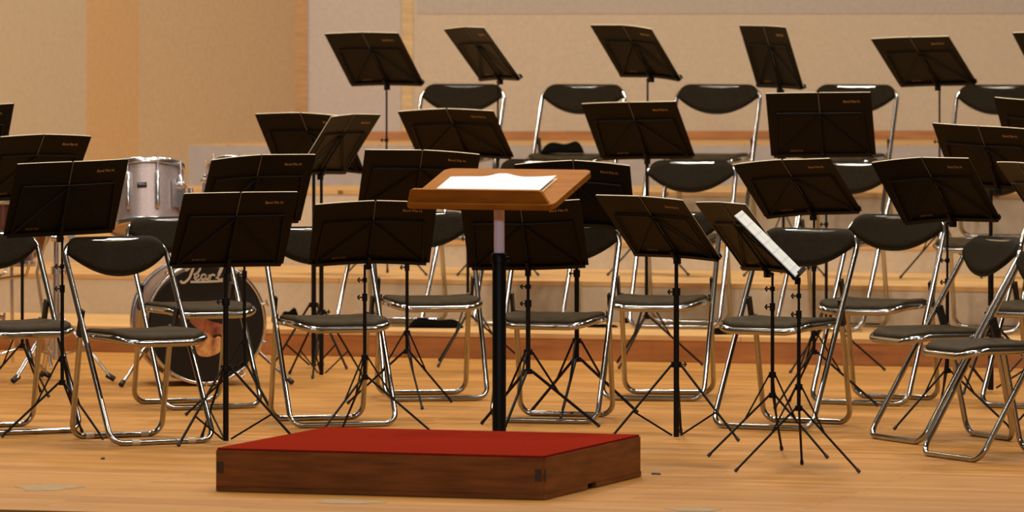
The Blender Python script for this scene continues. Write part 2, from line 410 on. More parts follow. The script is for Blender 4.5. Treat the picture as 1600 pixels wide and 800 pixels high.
def make_stand(loc, rz, dk, off, zsp, kind, rad, th0, label, thick=1.0):
    """off: x of the folder spine from the pole; zsp: its height over the base; kind A thin tripod, B pole reaching the floor"""
    t = thing('music_stand', label, 'music stand', loc, rz, 'black music stands of the band')
    zp = zsp - .030; r0 = (.0075 if kind == 'A' else .0105) * thick; r1 = r0 * .68
    if kind == 'A': zlo, zup = .235 if rad > .26 else .22, .315
    else: zlo, zup = .016, .30
    zm = min(.60, zp - .12)
    b = MB(); b.tube([(0, 0, zlo if kind == 'A' else .008), (0, 0, zm)], r0, 10); b.build('lower_pole', M['black'], t)
    b = MB(); b.tube([(0, 0, zm - .02), (0, 0, zp + .012)], r1, 10); b.build('upper_pole', M['black'], t)
    def collar(z, r, h, knob, ang=2.6):
        b = MB(); b.tube([(0, 0, z - h / 2), (0, 0, z + h / 2)], r, 12); c = b.build('collar', M['black'], t)
        if knob:
            d = Vector((math.cos(ang), math.sin(ang), 0)); b = MB()
            b.tube([d * r + Vector((0, 0, z)), d * (r + .014) + Vector((0, 0, z))], .003, 8)
            b.tube([d * (r + .012) + Vector((0, 0, z - .009)), d * (r + .020) + Vector((0, 0, z)), d * (r + .012) + Vector((0, 0, z + .009))], .0035, 8)
            b.build('thumb_screw', M['black'], c)
    collar(zm, r0 * 1.45, .03, True, 3.5 - rz); collar(zup, r0 * 1.9, .022, kind == 'B', .3 - rz)
    if kind == 'A': collar(zlo, r0 * 1.9, .020, False); collar(min(zp - .05, zm + .09), r0 * 1.25, .018, True, 3.4 - rz)
    for k in range(3):
        a = R(th0 + 120 * k) - rz; d = Vector((math.cos(a), math.sin(a), 0))
        foot = d * rad + Vector((0, 0, .0055))
        top = d * r0 * 1.8 + Vector((0, 0, zlo if kind == 'A' else zup))
        mid = top.lerp(foot, .40 if kind == 'A' else .62)
        b = MB(); b.tube([top, top.lerp(foot, .985)], .0048 * thick, 8); lg = b.build('leg', M['black'], t)
        b = MB(); b.tube([top.lerp(foot, .955), foot], .0072, 8); b.build('rubber_foot', M['rubber'], lg)
        q = d * r0 * 1.8 + Vector((0, 0, zup if kind == 'A' else .016))
        b = MB(); b.tube([q, mid], .0036 * thick, 8); b.build('leg_strut', M['black'], t)
    S = Vector((off, .0, zsp))
    b = MB()
    pv = S + dk.n * .019 + dk.s * -.012
    b.tube([(0, 0, zp + .006), (pv.x, pv.y, zp + .008)], .0085, 10); b.tube([(pv.x, pv.y, zp), pv, S + dk.n * .0195 + dk.s * .04], .0075, 10)
    b.box((pv.x, pv.y, zp + .006), (.022, .022, .026)); b.build('tilt_bracket', M['black'], t)
    # folding desk: spine bar, upper arms, braces to the lower corners and the ledge
    P = lambda sd, d, h, o=.0095: S + dk.P(sd, d, h, o)
    b = MB(); b.tube([P(1, 0, -.01, .0125), P(1, 0, .225, .0125)], .0052, 8); b.build('desk_spine', M['black'], t)
    for sd in (-1, 1):
        b = MB()
        b.tube([P(sd, 0, .222), P(sd, .10, .2235), P(sd, .205, .224)], .0038, 6)
        b.tube([P(sd, .205, .224), P(sd, .213, .11), P(sd, .220, .004)], .0036, 6)
        b.tube([P(sd, 0, .215, .0105), P(sd, .11, .11, .0098), P(sd, .218, .006, .0098)], .0032, 6)
        b.build('desk_arm', M['black'], t)
        b = MB()
        e = .236
        b.slab(lambda u, v: P(sd, e * u, -.0018, .012 - .032 * v), lambda u, v: P(sd, e * u, -.0068, .012 - .032 * v), 6, 1, False)
        b.slab(lambda u, v: P(sd, e * u, -.0018 + .014 * v, -.0165), lambda u, v: P(sd, e * u, -.0018 + .014 * v, -.0200), 6, 1, False)
        b.slab(lambda u, v: P(sd, e * u, -.0018 + .014 * v, .0145), lambda u, v: P(sd, e * u, -.0018 + .014 * v, .0115), 6, 1, False)
        b.build('ledge', M['black'], t)
    return t

ST = {  # X base, Y, base z, X spine, spine height, yaw, tilt, fold left, fold right
 'S1': (-1.819, 26.66, 0, -1.832, .826, 26.9, 26.6, 3.2, -4), 'S2': (-2.173, 29.25, 0, -2.177, .881, 41.5, 30.4, 3.3, 5.6),
 'S3': (-2.539, 30.06, 0, -2.546, .975, 27.2, 24.5, 0, -4.4), 'S4': (-1.143, 26.33, 0, -1.143, .714, 26.7, 26.7, .6, .9),
 'S5': (-1.133, 27.91, 0, -1.125, .826, 26.2, 29.4, 8.9, .8), 'S6': (-.933, 31.02, 0, -.861, .958, -31.3, 35.9, 3.4, 5.4),
 'S7': (-.885, 30.6, 0, -.897, .952, 64, 34.5, 3, 3), 'S8': (-.598, 26.77, 0, -.583, .710, 9.1, 40.2, 5, 3.6),
 'S9': (-.455, 28.57, 0, -.421, .871, 9.5, 42, -1, 6.8), 'S10': (-.212, 31.67, 0, -.216, 1.002, -23.8, 46.9, 5, 2.8),
 'S11': (.067, 27.41, 0, .069, .653, -11.7, 32.9, 1.3, -5), 'S12': (.662, 26.55, 0, .669, .743, -45.4, 42.6, .5, 3.3),
 'S13': (1.013, 25.64, 0, 1.001, .729, -70, 37.7, 3.2, 0), 'S14': (1.083, 24.89, 0, 1.078, .739, -95, 45.2, -.3, .3),
 'S15': (1.307, 28.53, 0, 1.307, .842, -39.2, 45.1, 8.4, -3.4), 'S16': (1.510, 31.67, 0, 1.497, .999, -13.2, 24.8, 2.8, -1.6),
 'S17': (.646, 31.67, 0, .654, .992, -29.7, 36.6, 3.9, -2.3), 'S18': (2.144, 29.52, 0, 2.180, .922, -35.2, 33.6, -4, 3.7),
 'S19': (1.797, 27.21, 0, 1.823, .866, -44, 38.9, 9.6, -.6), 'S20': (2.266, 27.14, 0, 2.264, .834, -75.4, 36.1, 2.2, 0),
 'S21': (2.598, 31.67, 0, 2.613, .979, -27.3, 32.4, -6, 0), 'S23': (.275, 27.99, 0, .284, .812, -8.4, 33.1, 7.7, 8.9),
 'B1': (-.641, 33.69, Z2, -.633, .983, -40.9, 37.1, 3.6, .8), 'B2': (-.072, 33.69, Z2, -.020, 1.012, -67, 37.7, 5.3, .6),
 'B3': (.693, 33.69, Z2, .717, 1.023, -49.4, 38.1, .5, 7.2), 'B4': (1.387, 33.69, Z2, 1.380, .966, -62.1, 19, .3, 3.8),
 'B5': (2.185, 33.69, Z2, 2.180, .980, -43.6, 43.5, 3.6, -2.1), 'B6': (2.86, 33.4, Z2, 2.86, .99, -45, 38, 2, 2),
}
TRI = {  # kind, foot radius, first leg azimuth, new Y (None keeps), thickness
 'S1': ('A', .25, 75, None, 1), 'S2': ('A', .2, 70, None, 1), 'S3': ('A', .22, 70, None, 1), 'S4': ('B', .29, -8, None, 1.1),
 'S5': ('A', .25, -55, None, 1), 'S6': ('B', .21, 80, 31.25, 1.15), 'S7': ('B', .20, 20, None, 1.0), 'S8': ('A', .29, 110, None, 1),
 'S9': ('A', .27, 45, None, 1), 'S10': ('A', .28, 0, 31.55, 1), 'S11': ('A', .3, 10, 27.15, 1.3), 'S12': ('B', .3, -35, None, 1.1),
 'S13': ('A', .27, 80, None, 1), 'S14': ('A', .27, 85, None, 1), 'S15': ('A', .28, -10, None, 1), 'S16': ('A', .28, -10, 31.05, 1),
 'S17': ('A', .27, 0, 31.4, 1.1), 'S18': ('B', .28, 0, None, 1.25), 'S19': ('A', .28, 95, None, 1), 'S20': ('A', .26, 90, None, 1),
 'S21': ('A', .26, 90, 30.75, 1), 'S23': ('A', .27, 15, None, 1.35), 'B1': ('A', .24, 90, None, 1), 'B2': ('A', .24, 90, None, 1),
 'B3': ('A', .24, 90, None, 1), 'B4': ('A', .24, 90, 33.6, 1), 'B5': ('A', .24, 90, 33.4, 1), 'B6': ('A', .24, 90, None, 1),
}
WHERE = {
 'S1': 'in front of the beige-sleeved chair, beside the silver tom',
 'S2': 'one row behind the one beside the silver tom',
 'S3': 'cut by the photo edge, high over the red drum',
 'S4': 'at the podium corner, covering the top of the bass drum',
 'S5': 'just behind the podium corner one, covering the second tom',
 'S6': 'near the riser, crossed by a narrow greyish folder',
 'S7': 'turned nearly edge-on, narrow and greyish, near the riser',
 'S8': 'rising behind the podium back corner, beside the lectern top',
 'S9': 'half covered by the lectern top, above the podium back corner',
 'S10': 'above the lectern top, before the chair by the wall strip',
 'S11': 'straight behind the pole of the lectern',
 'S12': 'beside the podium, its thick pole reaching the floor',
 'S13': 'partly covered by the open white music',
 'S14': 'close to the stage edge',
 'S15': 'one row behind the open white music',
 'S16': 'before the fourth upper riser chair, facing squarely out',
 'S17': 'above the fully visible backrest on the lowest riser',
 'S18': 'with a thick hooked neck, above the sideways chairs',
 'S19': 'directly over the sideways chairs, its page edges glinting',
 'S20': 'cut by the photo edge, reddish, above the foremost sideways chair',
 'S21': 'cut by the photo edge, before the end upper riser chair',
 'S23': 'behind the lectern top, at its free corner',
 'B1': 'high against the wall, first from the wall strip',
 'B2': 'high against the wall, steeply leaning, second from the strip',
 'B3': 'high against the wall, third from the wall strip',
 'B4': 'high against the wall, upright and narrow, fourth from the strip',
 'B5': 'high against the wall, last one wholly in view',
 'B6': 'high against the wall, only a corner tip in view',
}
for k, (xb, Y, zb, xs, zs_, al, tau, pl, pr) in ST.items():
    kind, rad, th0, Y2, thick = TRI[k]
    if Y2:
        q = Y2 / Y; xb, xs = xb * q, xs * q; zs_ = HC - (HC - zb - zs_) * q - zb; Y = Y2
    rz = R(al); dk = Desk(tau, pl, pr); dx = xs - xb
    # the spine keeps its column in view, the pole stands under it
    xo = dx / max(.35, math.cos(rz)); xo = max(-.05, min(.05, xo))
    wx = xb + xo * math.cos(rz); wy = Y + xo * math.sin(rz)
    make_stand((xb, Y, zb), rz, dk, xo, zs_, kind, rad, th0, ('thin black music stand ' if kind == 'A' and thick <= 1.15 else 'sturdy black music stand ') + WHERE[k] + (', holding white printed music' if k == 'S14' else ''), thick)
    make_folder((wx, wy, zb + zs_), rz, dk, ('open folder of white printed music pages, on the stand ' if k == 'S14' else 'open black folder on stand ') + WHERE[k], k == 'S14')

# ------------------------------------------------------------------ podium
pod = thing('podium', 'low brown wooden podium topped with red carpet, before the lectern', 'podium', (-.297, 24.233, 0), R(-18.6))
PW, PD, PH = 1.258, 1.157, .150
def rrect(w, d, r, n=5): return [tuple(p[:2]) for p in fillet([(-w / 2, -d / 2, 0), (w / 2, -d / 2, 0), (w / 2, d / 2, 0), (-w / 2, d / 2, 0)], r, True, n)]
b = MB()
NX, NW, NH = -.02, .05, .022                   # hand hole at the foot of the side board
o = rrect(PW, PD, .018)
b.prism(o, NH, PH)
# below the notch line the body is two blocks with the gap on the +x side
b.prism([(-PW / 2 + .004, -PD / 2 + .004), (PW / 2 - .12, -PD / 2 + .004), (PW / 2 - .12, PD / 2 - .004), (-PW / 2 + .004, PD / 2 - .004)], .002, NH)
b.prism([(PW / 2 - .12, -PD / 2 + .002), (PW / 2 - .001, -PD / 2 + .002), (PW / 2 - .001, NX - NW), (PW / 2 - .12, NX - NW)], .002, NH)
b.prism([(PW / 2 - .12, NX + NW), (PW / 2 - .001, NX + NW), (PW / 2 - .001, PD / 2 - .002), (PW / 2 - .12, PD / 2 - .002)], .002, NH)
b.build('body', M['podium'], pod)
b = MB(); b.prism(rrect(PW - .008, PD - .008, .016), PH + .0004, PH + .008); b.build('carpet', M['carpet'], pod)
for (cx, cy, dx, dy) in ((-PW / 2 + .022, -PD / 2 - .0006, .026, .0012), (PW / 2 - .022, -PD / 2 - .0006, .026, .0012)):
    b = MB(); b.box((cx, cy, .088), (dx, .0012, .042)); b.build('corner_joint', M['podium_dark'], pod)
b = MB(); b.box((PW / 2 + .0006, -PD / 2 + .018, .088), (.0012, .022, .042)); b.build('corner_joint', M['podium_dark'], pod)

# ------------------------------------------------------------------ conductor's lectern
LY = 25.24
lx = (780 - 800) / F * LY
lec = thing('conductor_lectern', 'wooden conductor desk on a silver and black pole, behind the red podium', 'lectern', (lx, LY, 0), R(-21))
b = MB(); b.lathe([(.155, 0.001), (.158, .012), (.15, .02), (.04, .032), (.028, .05)], 40); b.build('base', M['black'], lec)
b = MB(); b.lathe([(.0265, .045), (.0265, .775), (.024, .78)], 24); b.build('lower_tube', M['black'], lec)
b = MB(); b.lathe([(.031, .770), (.031, .800), (.026, .806)], 24); cl = b.build('height_collar', M['black'], lec)
b = MB(); b.tube([(.028, -.01, .785), (.052, -.02, .785)], .008, 10); b.build('height_knob', M['black'], cl)
b = MB(); b.lathe([(.0205, .790), (.0205, 1.022)], 24); b.build('upper_tube', M['silver'], lec)
TL = R(15.5); up = Vector((0, math.cos(TL), math.sin(TL))); nn = Vector((0, -math.sin(TL), math.cos(TL)))
zc = 1.050; BW, BD = .605, .455
def bp(x, y, n): return Vector((0, 0, zc)) + Vector((x, 0, 0)) + up * y + nn * n
mT = Matrix((Vector((1, 0, 0)), up, nn)).transposed().to_4x4(); mT.translation = Vector((0, 0, zc))
b = MB(); b.prism(rrect(BW, BD, .035, 6), -.011, .011, mT); b.build('desk_board', M['lectern'], lec)
b = MB()
ml = Matrix((Vector((1, 0, 0)), nn, -up)).transposed().to_4x4(); ml.translation = bp(-.006, -BD / 2 + .020, .0112)
b.prism([(-.288, 0), (.288, 0), (.262, .046), (.250, .052), (-.262, .052), (-.274, .046)], -.008, .008, ml); b.build('paper_ledge', M['lectern'], lec)
b = MB(); b.box((0, -.005, zc - .026), (.14, .14, .016), Matrix.Rotation(TL, 3, 'X')); b.build('mounting_plate', M['black'], lec)
# the open score on it
sc = thing('score', 'open white score lying on the wooden conductor desk', 'sheet music', bp(0, 0, 0) + Vector((0, 0, 0)), 0)
sc.location = Matrix.Rotation(R(-21), 3, 'Z') @ bp(0, 0, .0115) + Vector((lx, LY, 0)); sc.rotation_euler = (TL, 0, R(-21))
for sd in (-1, 1):
    def page(o):
        def fn(u, v):
            x = .218 * u; hump = .022 * (1 - abs(2 * u - .62) ** 1.6) * (u < .81) * .0 + .016 * math.exp(-((u - .02) / .22) ** 2) + .0020 * math.sin(u * 3.1)
            return Vector((-.02 + sd * x, -.185 + .29 * v, .0015 + hump * (.35 + .65 * v) + o + (.010 * u ** 3 if sd > 0 else 0)))
        return fn
    b = MB(); b.slab(page(.0022), page(0), 14, 4); b.build('page', M['score'], sc)
b = MB(); b.slab(lambda u, v: Vector((-.235 + .437 * u, -.187 + .293 * v, .0010)), lambda u, v: Vector((-.235 + .437 * u, -.187 + .293 * v, .0002)), 2, 2, False); b.build('score_cover', M['paper_edge'], sc)

# ------------------------------------------------------------------ drums
def drum_lugs(t, r, zc_, n, ln, m, sub=None, a0=0., rad=.011):
    for k in range(n):
        a = a0 + 2 * math.pi * k / n; c = Vector((math.cos(a), math.sin(a), 0))
        b = MB(); b.tube([c * (r + .010) + Vector((0, 0, zc_ - ln / 2)), c * (r + .010) + Vector((0, 0, zc_ - ln / 2 + .006)), c * (r + .010) + Vector((0, 0, zc_ + ln / 2 - .006)), c * (r + .010) + Vector((0, 0, zc_ + ln / 2))], [rad * .5, rad, rad, rad * .5], 10)
        b.build('lug', m, sub or t)
def hoop(r, z, m, t, h=.026):
    b = MB(); b.lathe([(r + .002, z - h / 2), (r + .010, z - h / 2), (r + .012, z - h / 2 + .004), (r + .012, z + h / 2 - .004), (r + .010, z + h / 2), (r - .002, z + h / 2), (r + .002, z - h / 2)], 48, cap=False); return b.build('hoop', m, t)
def make_tom(name, label, cat, r, L, shell, lugs=8, a0=0.):
    t = thing(name, label, cat, group=None)
    b = MB(); b.lathe([(r, -L / 2), (r, L / 2)], 48); b.build('shell', shell, t)
    hoop(r, L / 2 - .004, M['steel'], t); hoop(r, -L / 2 + .004, M['steel'], t)
    b = MB(); b.lathe([(r - .004, L / 2 + .001), (r - .006, L / 2 + .004)], 48); b.build('drum_head', M['head_white'], t)
    drum_lugs(t, r, 0, lugs, L * .62, M['steel'], a0=a0)
    for k in range(lugs):
        a = a0 + 2 * math.pi * k / lugs; c = Vector((math.cos(a), math.sin(a), 0)) * (r + .013)
        b = MB(); b.tube([c + Vector((0, 0, L * .25)), c + Vector((0, 0, L / 2 + .022))], .004, 8); b.build('tension_rod', M['steel'], t)
    return t
# bass drum lies on its side, front head toward the house
BY = 29.9; bc = at(322, 508, BY); BR_ = .279
bd = thing('bass_drum', 'bass drum with black front head, pale script lettering and a colour print', 'drum', (bc.x, BY, 0), R(13))
mz = Matrix.Translation((0, 0, BR_ + .006)) @ Matrix.Rotation(R(90), 4, 'X')      # +z of the drum -> -y (front)
def bmb(): return MB()
b = MB(); b.lathe([(BR_ - .014, -.40), (BR_ - .014, -.02)], 64, mz); b.build('shell', M['drum_silver'], bd)
for z in (-.018, -.402):
    b = MB(); b.lathe([(BR_ - .016, z - .018), (BR_, z - .018), (BR_ + .003, z), (BR_, z + .018), (BR_ - .016, z + .018), (BR_ - .016, z - .018)], 64, mz, cap=False); b.build('hoop', M['steel'], bd)
b = MB(); b.lathe([(BR_ - .017, -.004), (BR_ - .017, .002), (BR_ - .022, .004)], 64, mz); hd = b.build('front_head', M['head_black'], bd)
for k in range(10):
    a = 2 * math.pi * (k + .5) / 10; c = Vector((math.cos(a), math.sin(a), 0))
    b = MB(); b.tube([mz @ (c * (BR_ + .012) + Vector((0, 0, z))) for z in (-.075, .018)], .0045, 8)
    b.tube([mz @ (c * (BR_ + .014) + Vector((0, 0, .010))), mz @ (c * (BR_ - .014) + Vector((0, 0, .013)))], .006, 8)
    tn = Vector((-c.y, c.x, 0)); b.tube([mz @ (c * (BR_ + .012) + tn * q + Vector((0, 0, .022))) for q in (-.016, .016)], .004, 8)
    b.build('claw_hook', M['steel'], bd)
    b = MB(); b.tube([mz @ (c * (BR_ + .002) + Vector((0, 0, z))) for z in (-.13, -.125, -.085, -.08)], [.006, .011, .011, .006], 10); b.build('lug', M['steel'], bd)
def stroke(mb, pts, r0, n=8):
    out = []
    P = [Vector((x, y, 0)) for x, y in pts]
    for i in range(len(P) - 1):
        p0, p1, p2, p3 = P[max(0, i - 1)], P[i], P[i + 1], P[min(len(P) - 1, i + 2)]
        for j in range(n):
            t = j / n; out.append(.5 * ((2 * p1) + (p2 - p0) * t + (2 * p0 - 5 * p1 + 4 * p2 - p3) * t * t + (3 * p1 - p0 - 3 * p2 + p3) * t ** 3))
    out.append(P[-1])
    L_, R_ = [], []
    for i, p in enumerate(out):
        d = (out[min(i + 1, len(out) - 1)] - out[max(i - 1, 0)]).normalized(); nrm = Vector((-d.y, d.x, 0)); w = r0 * (1.0 if isinstance(r0, float) else 1)
        L_.append(p + nrm * w); R_.append(p - nrm * w)
    k = len(out); vs = [v + Vector((0, 0, .0008)) for v in L_ + R_] + [v for v in L_ + R_]
    fs = []
    for i in range(k - 1): fs += [(i, i + 1, k + i + 1, k + i), (2 * k + i + 1, 2 * k + i, 3 * k + i, 3 * k + i + 1), (i + 1, i, 2 * k + i, 2 * k + i + 1), (k + i, k + i + 1, 3 * k + i + 1, 3 * k + i)]
    mb.add([mz @ (v + Vector((0, 0, .0045))) for v in vs], fs)
# script word, drawn in photo pixels about the head centre, 1 px = .0029 m
lg = MB(); sx = lambda px, py: ((px - 322) * .00291, -(py - 508) * .00291)
def S_(pts, w=.0042): stroke(lg, [sx(*p) for p in pts], w)
S_([(281, 441), (284, 444), (289, 443), (295, 437), (299, 428), (302, 420)], .0055)
S_([(296, 421), (290, 425), (291, 420), (297, 417), (305, 416), (311, 418), (312, 423), (308, 429), (302, 432)], .0050)
S_([(302, 437.5), (307, 436), (310, 433), (308.5, 430.5), (305.5, 431.5), (304, 435), (305, 439), (309, 440), (314, 437)], .0034)
S_([(321, 432), (316, 432), (314, 437), (317, 440), (321, 436), (322, 432), (321, 438), (324, 439), (327, 436)], .0042)
S_([(327, 432), (327, 440), (329, 434), (333, 432), (336, 434)], .0042)
S_([(337, 438), (342, 434), (347, 424), (349, 419), (345, 422), (341, 432), (341, 438), (344, 440), (348, 438)], .0038)
S_([(297, 443), (320, 443), (348, 442)], .0050)
lo = lg.build('script_lettering', M['logo'], hd); lo['label'] = 'pale script lettering with an underline'
def blob(pts, name, m, z):
    out = []; P = [Vector((*sx(*p), 0)) for p in pts]; n = len(P)
    for i in range(n):
        p0, p1, p2, p3 = P[i - 1], P[i], P[(i + 1) % n], P[(i + 2) % n]
        for j in range(5):
            t = j / 5; out.append(.5 * ((2 * p1) + (p2 - p0) * t + (2 * p0 - 5 * p1 + 4 * p2 - p3) * t * t + (3 * p1 - p0 - 3 * p2 + p3) * t ** 3))
    b = MB(); b.prism([tuple(p[:2]) for p in out], z, z + .0008, mz); q = b.build(name, m, hd); return q
blob([(296, 504), (302, 498), (316, 499), (330, 505), (345, 509), (353, 514), (352, 526), (340, 525), (325, 528), (308, 516)], 'printed_patch', M['print_dark'], .0042)['label'] = 'dark red printed patch'
blob([(304, 532), (314, 523), (326, 524), (334, 531), (342, 528), (349, 536), (348, 548), (338, 556), (322, 560), (308, 555)], 'printed_patch', M['print_flesh'], .0047)['label'] = 'pale orange printed patch'
for s in (-1, 1):
    a = R(28); p0 = mz @ Vector((s * BR_ * .88, -BR_ * .42, -.16)); foot = Vector((s * (BR_ + .115), -.02, .012))
    b = MB(); b.tube([p0, p0.lerp(foot, .95)], .008, 10); sp = b.build('spur', M['steel'], bd)
    b = MB(); b.tube([p0.lerp(foot, .9), foot], [.011, .013], 10); b.build('rubber_foot', M['rubber'], sp)
    b = MB(); b.tube([p0.lerp(foot, -.02), p0.lerp(foot, .16)], .016, 12); b.build('spur_bracket', M['steel'], bd)
# double tom holder rising from the bass drum
top = Vector((-.042, .17, BR_ * 2 + .006)); b = MB(); b.box(top + Vector((0, 0, -.006)), (.075, .075, .016)); b.tube([top, top + Vector((0, 0, .33))], .0125, 14)
hp = b.build('tom_post', M['steel'], bd)
b = MB(); b.tube([top + Vector((-.005, 0, .235)), top + Vector((-.008, -.03, .250)), top + Vector((-.010, -.045, .256))], .010, 12); b.build('tom_arm', M['steel'], hp)
b = MB(); b.tube([top + Vector((.005, 0, .235)), top + Vector((.018, -.045, .262)), top + Vector((.020, -.06, .266))], .010, 12); b.build('tom_arm', M['steel'], hp)
b = MB(); b.box(top + Vector((0, 0, .235)), (.05, .05, .06)); b.tube([top + Vector((0, -.025, .235)), top + Vector((0, -.05, .235))], .006, 8); b.tube([top + Vector((-.02, -.05, .235)), top + Vector((.02, -.05, .235))], .007, 8); b.build('ratchet_block', M['steel'], hp)
TY = 30.05
def place_tom(o, px, py, Y, tx, rz): 
    p = at(px, py, Y); o.location = p; o.rotation_euler = (R(tx), 0, R(rz))
tom = make_tom('rack_tom', 'silver rack tom standing out beside the black folders, above the bass drum', 'drum', .166, .285, M['drum_silver'], 8, R(14)); place_tom(tom, 229, 310, TY, -16, 6); tom['group'] = 'silver toms over the bass drum'
b = MB()
b.slab(lambda u, v: Vector((.1695 * math.sin(-.30 + .26 * u), -.1695 * math.cos(-.30 + .26 * u), .010 + .024 * v)), lambda u, v: Vector((.167 * math.sin(-.30 + .26 * u), -.167 * math.cos(-.30 + .26 * u), .010 + .024 * v)), 6, 1); b.build('badge', M['badge'], tom)
def mount(o, s, r):
    b = MB(); c = Vector((s * math.cos(R(-38)), math.sin(R(-38)), 0))
    tn = Vector((-c.y, c.x, 0)); mm = Matrix((tn, c, Vector((0, 0, 1)))).transposed()
    b.box(c * (r + .012) + Vector((0, 0, -.01)), (.075, .020, .13), mm); b.tube([c * (r + .02) + Vector((0, 0, .02)), c * (r + .045) + Vector((0, 0, .03))], .012, 12)
    b.tube([c * (r + .03) - tn * .035 + Vector((0, 0, .03)), c * (r + .03) + tn * .035 + Vector((0, 0, .03))], .007, 8)
    b.build('mount_bracket', M['steel'], o)
mount(tom, 1, .166)
tom2 = make_tom('rack_tom', 'second silver rack tom, only its chrome rim showing past the folders', 'drum', .150, .25, M['drum_silver'], 8, R(5)); place_tom(tom2, 374, 300, TY + .05, -16, -8); tom2['group'] = 'silver toms over the bass drum'
mount(tom2, -1, .150)

# dark red drum on its stand, and a brown kettle drum behind it
RY = 30.3; rc = at(-8, 364, RY)
red = make_tom('floor_tom', 'dark red drum with chrome lugs at the photo edge, behind a folding chair', 'drum', .178, .29, M['drum_red'], 8, R(-62)); red.location = rc; red.rotation_euler = (R(-3), 0, R(0))
def leg_stand(name, label, x, y, h, rad, th0, m, rp=.016, basket=None, cat='drum stand'):
    t = thing(name, label, cat, (x, y, 0))
    b = MB(); b.tube([(0, 0, .10), (0, 0, h * .62)], rp, 14); b.build('lower_tube', m, t)
    b = MB(); b.tube([(0, 0, h * .60), (0, 0, h)], rp * .72, 14); b.build('upper_tube', m, t)
    b = MB(); b.tube([(0, 0, h * .60), (0, 0, h * .645)], rp * 1.5, 14); c = b.build('collar', m, t)
    b = MB(); b.tube([(rp, -.01, h * .62), (rp + .03, -.02, h * .62)], .005, 8); b.tube([(rp + .028, -.02, h * .62 - .016), (rp + .030, -.02, h * .62 + .016)], .006, 8); b.build('wing_nut', m, c)
    for z in (.30, .12):
        b = MB(); b.tube([(0, 0, z - .015), (0, 0, z + .015)], rp * 1.45, 14); b.build('collar', m, t)
    for k in range(3):
        a = R(th0 + 120 * k); d = Vector((math.cos(a), math.sin(a), 0)); tn = Vector((-d.y, d.x, 0)); b = MB()
        for s in (-1, 1):
            b.tube([d * rp * 1.3 + tn * s * .008 + Vector((0, 0, .30)), d * (rad - .01) + tn * s * .008 + Vector((0, 0, .022))], .0055, 8)
            b.tube([d * rp * 1.3 + tn * s * .006 + Vector((0, 0, .12)), d * rad * .55 + tn * s * .006 + Vector((0, 0, .155))], .0045, 8)
        lgo = b.build('leg', m, t)
        b = MB(); b.tube([d * (rad - .03) + Vector((0, 0, .034)), d * (rad + .006) + Vector((0, 0, .014))], .0135, 10); b.build('rubber_foot', M['rubber'], lgo)
    return t
ls = leg_stand('drum_stand', 'chrome tripod carrying the dark red drum at the photo edge', rc.x, RY, rc.z - .20, .26, 20, M['steel'])
b = MB()
for k in range(3):
    a = R(80 + 120 * k); d = Vector((math.cos(a), math.sin(a), 0)); z0 = rc.z - .215
    b.tube([Vector((0, 0, z0)) + d * .01, Vector((0, 0, z0 + .015)) + d * .12, Vector((0, 0, z0 + .025)) + d * .20, Vector((0, 0, z0 + .09)) + d * .226], .007, 8)
b.build('basket', M['steel'], ls)
hs = ground(88, 596); hw = leg_stand('hardware_stand', 'tall chrome cymbal stand beside the chair with beige foot sleeves', hs.x, hs.y, .82, .27, -12, M['steel'], .0165, cat='cymbal stand')
b = MB(); b.tube([(-.02, -.02, .66), (.03, -.03, .655)], .016, 12); b.tube([(.005, -.025, .64), (.055, -.03, .70)], .006, 8); b.build('tilter', M['steel'], hw)
b = MB(); b.tube([(.0, 0, .69), (.065, 0, .675)], .009, 10); b.tube([(.068, 0, .62), (.068, 0, .84)], .0095, 10); b.box((.068, 0, .675), (.032, .032, .036)); b.build('side_arm', M['steel'], hw)
kd = at(14, 352, 31.3); ket = thing('kettle_drum', 'round-bottomed brown drum behind the dark red drum', 'drum', (kd.x, 31.3, 0))
kz = kd.z
b = MB(); b.lathe([(.03, kz - .19)] + [(.205 * math.sin(R(t)), kz - .195 * math.cos(R(t))) for t in range(12, 91, 6)] + [(.205, kz + .10)], 48); b.build('bowl', M['copper'], ket)
b = MB(); b.lathe([(.206, kz + .085), (.218, kz + .085), (.220, kz + .105), (.206, kz + .108), (.206, kz + .085)], 48, cap=False); b.build('hoop', M['steel'], ket)
b = MB(); b.lathe([(.204, kz + .101), (.200, kz + .104)], 48); b.build('drum_head', M['head_white'], ket)
for k in range(3):
    a = R(90 + 120 * k); d = Vector((math.cos(a), math.sin(a), 0)); b = MB()
    b.tube([d * .215 + Vector((0, 0, kz + .08)), d * .222 + Vector((0, 0, kz - .02)), d * .16 + Vector((0, 0, kz - .22)), d * .24 + Vector((0, 0, .012))], .009, 10); b.build('leg', M['steel'], ket)

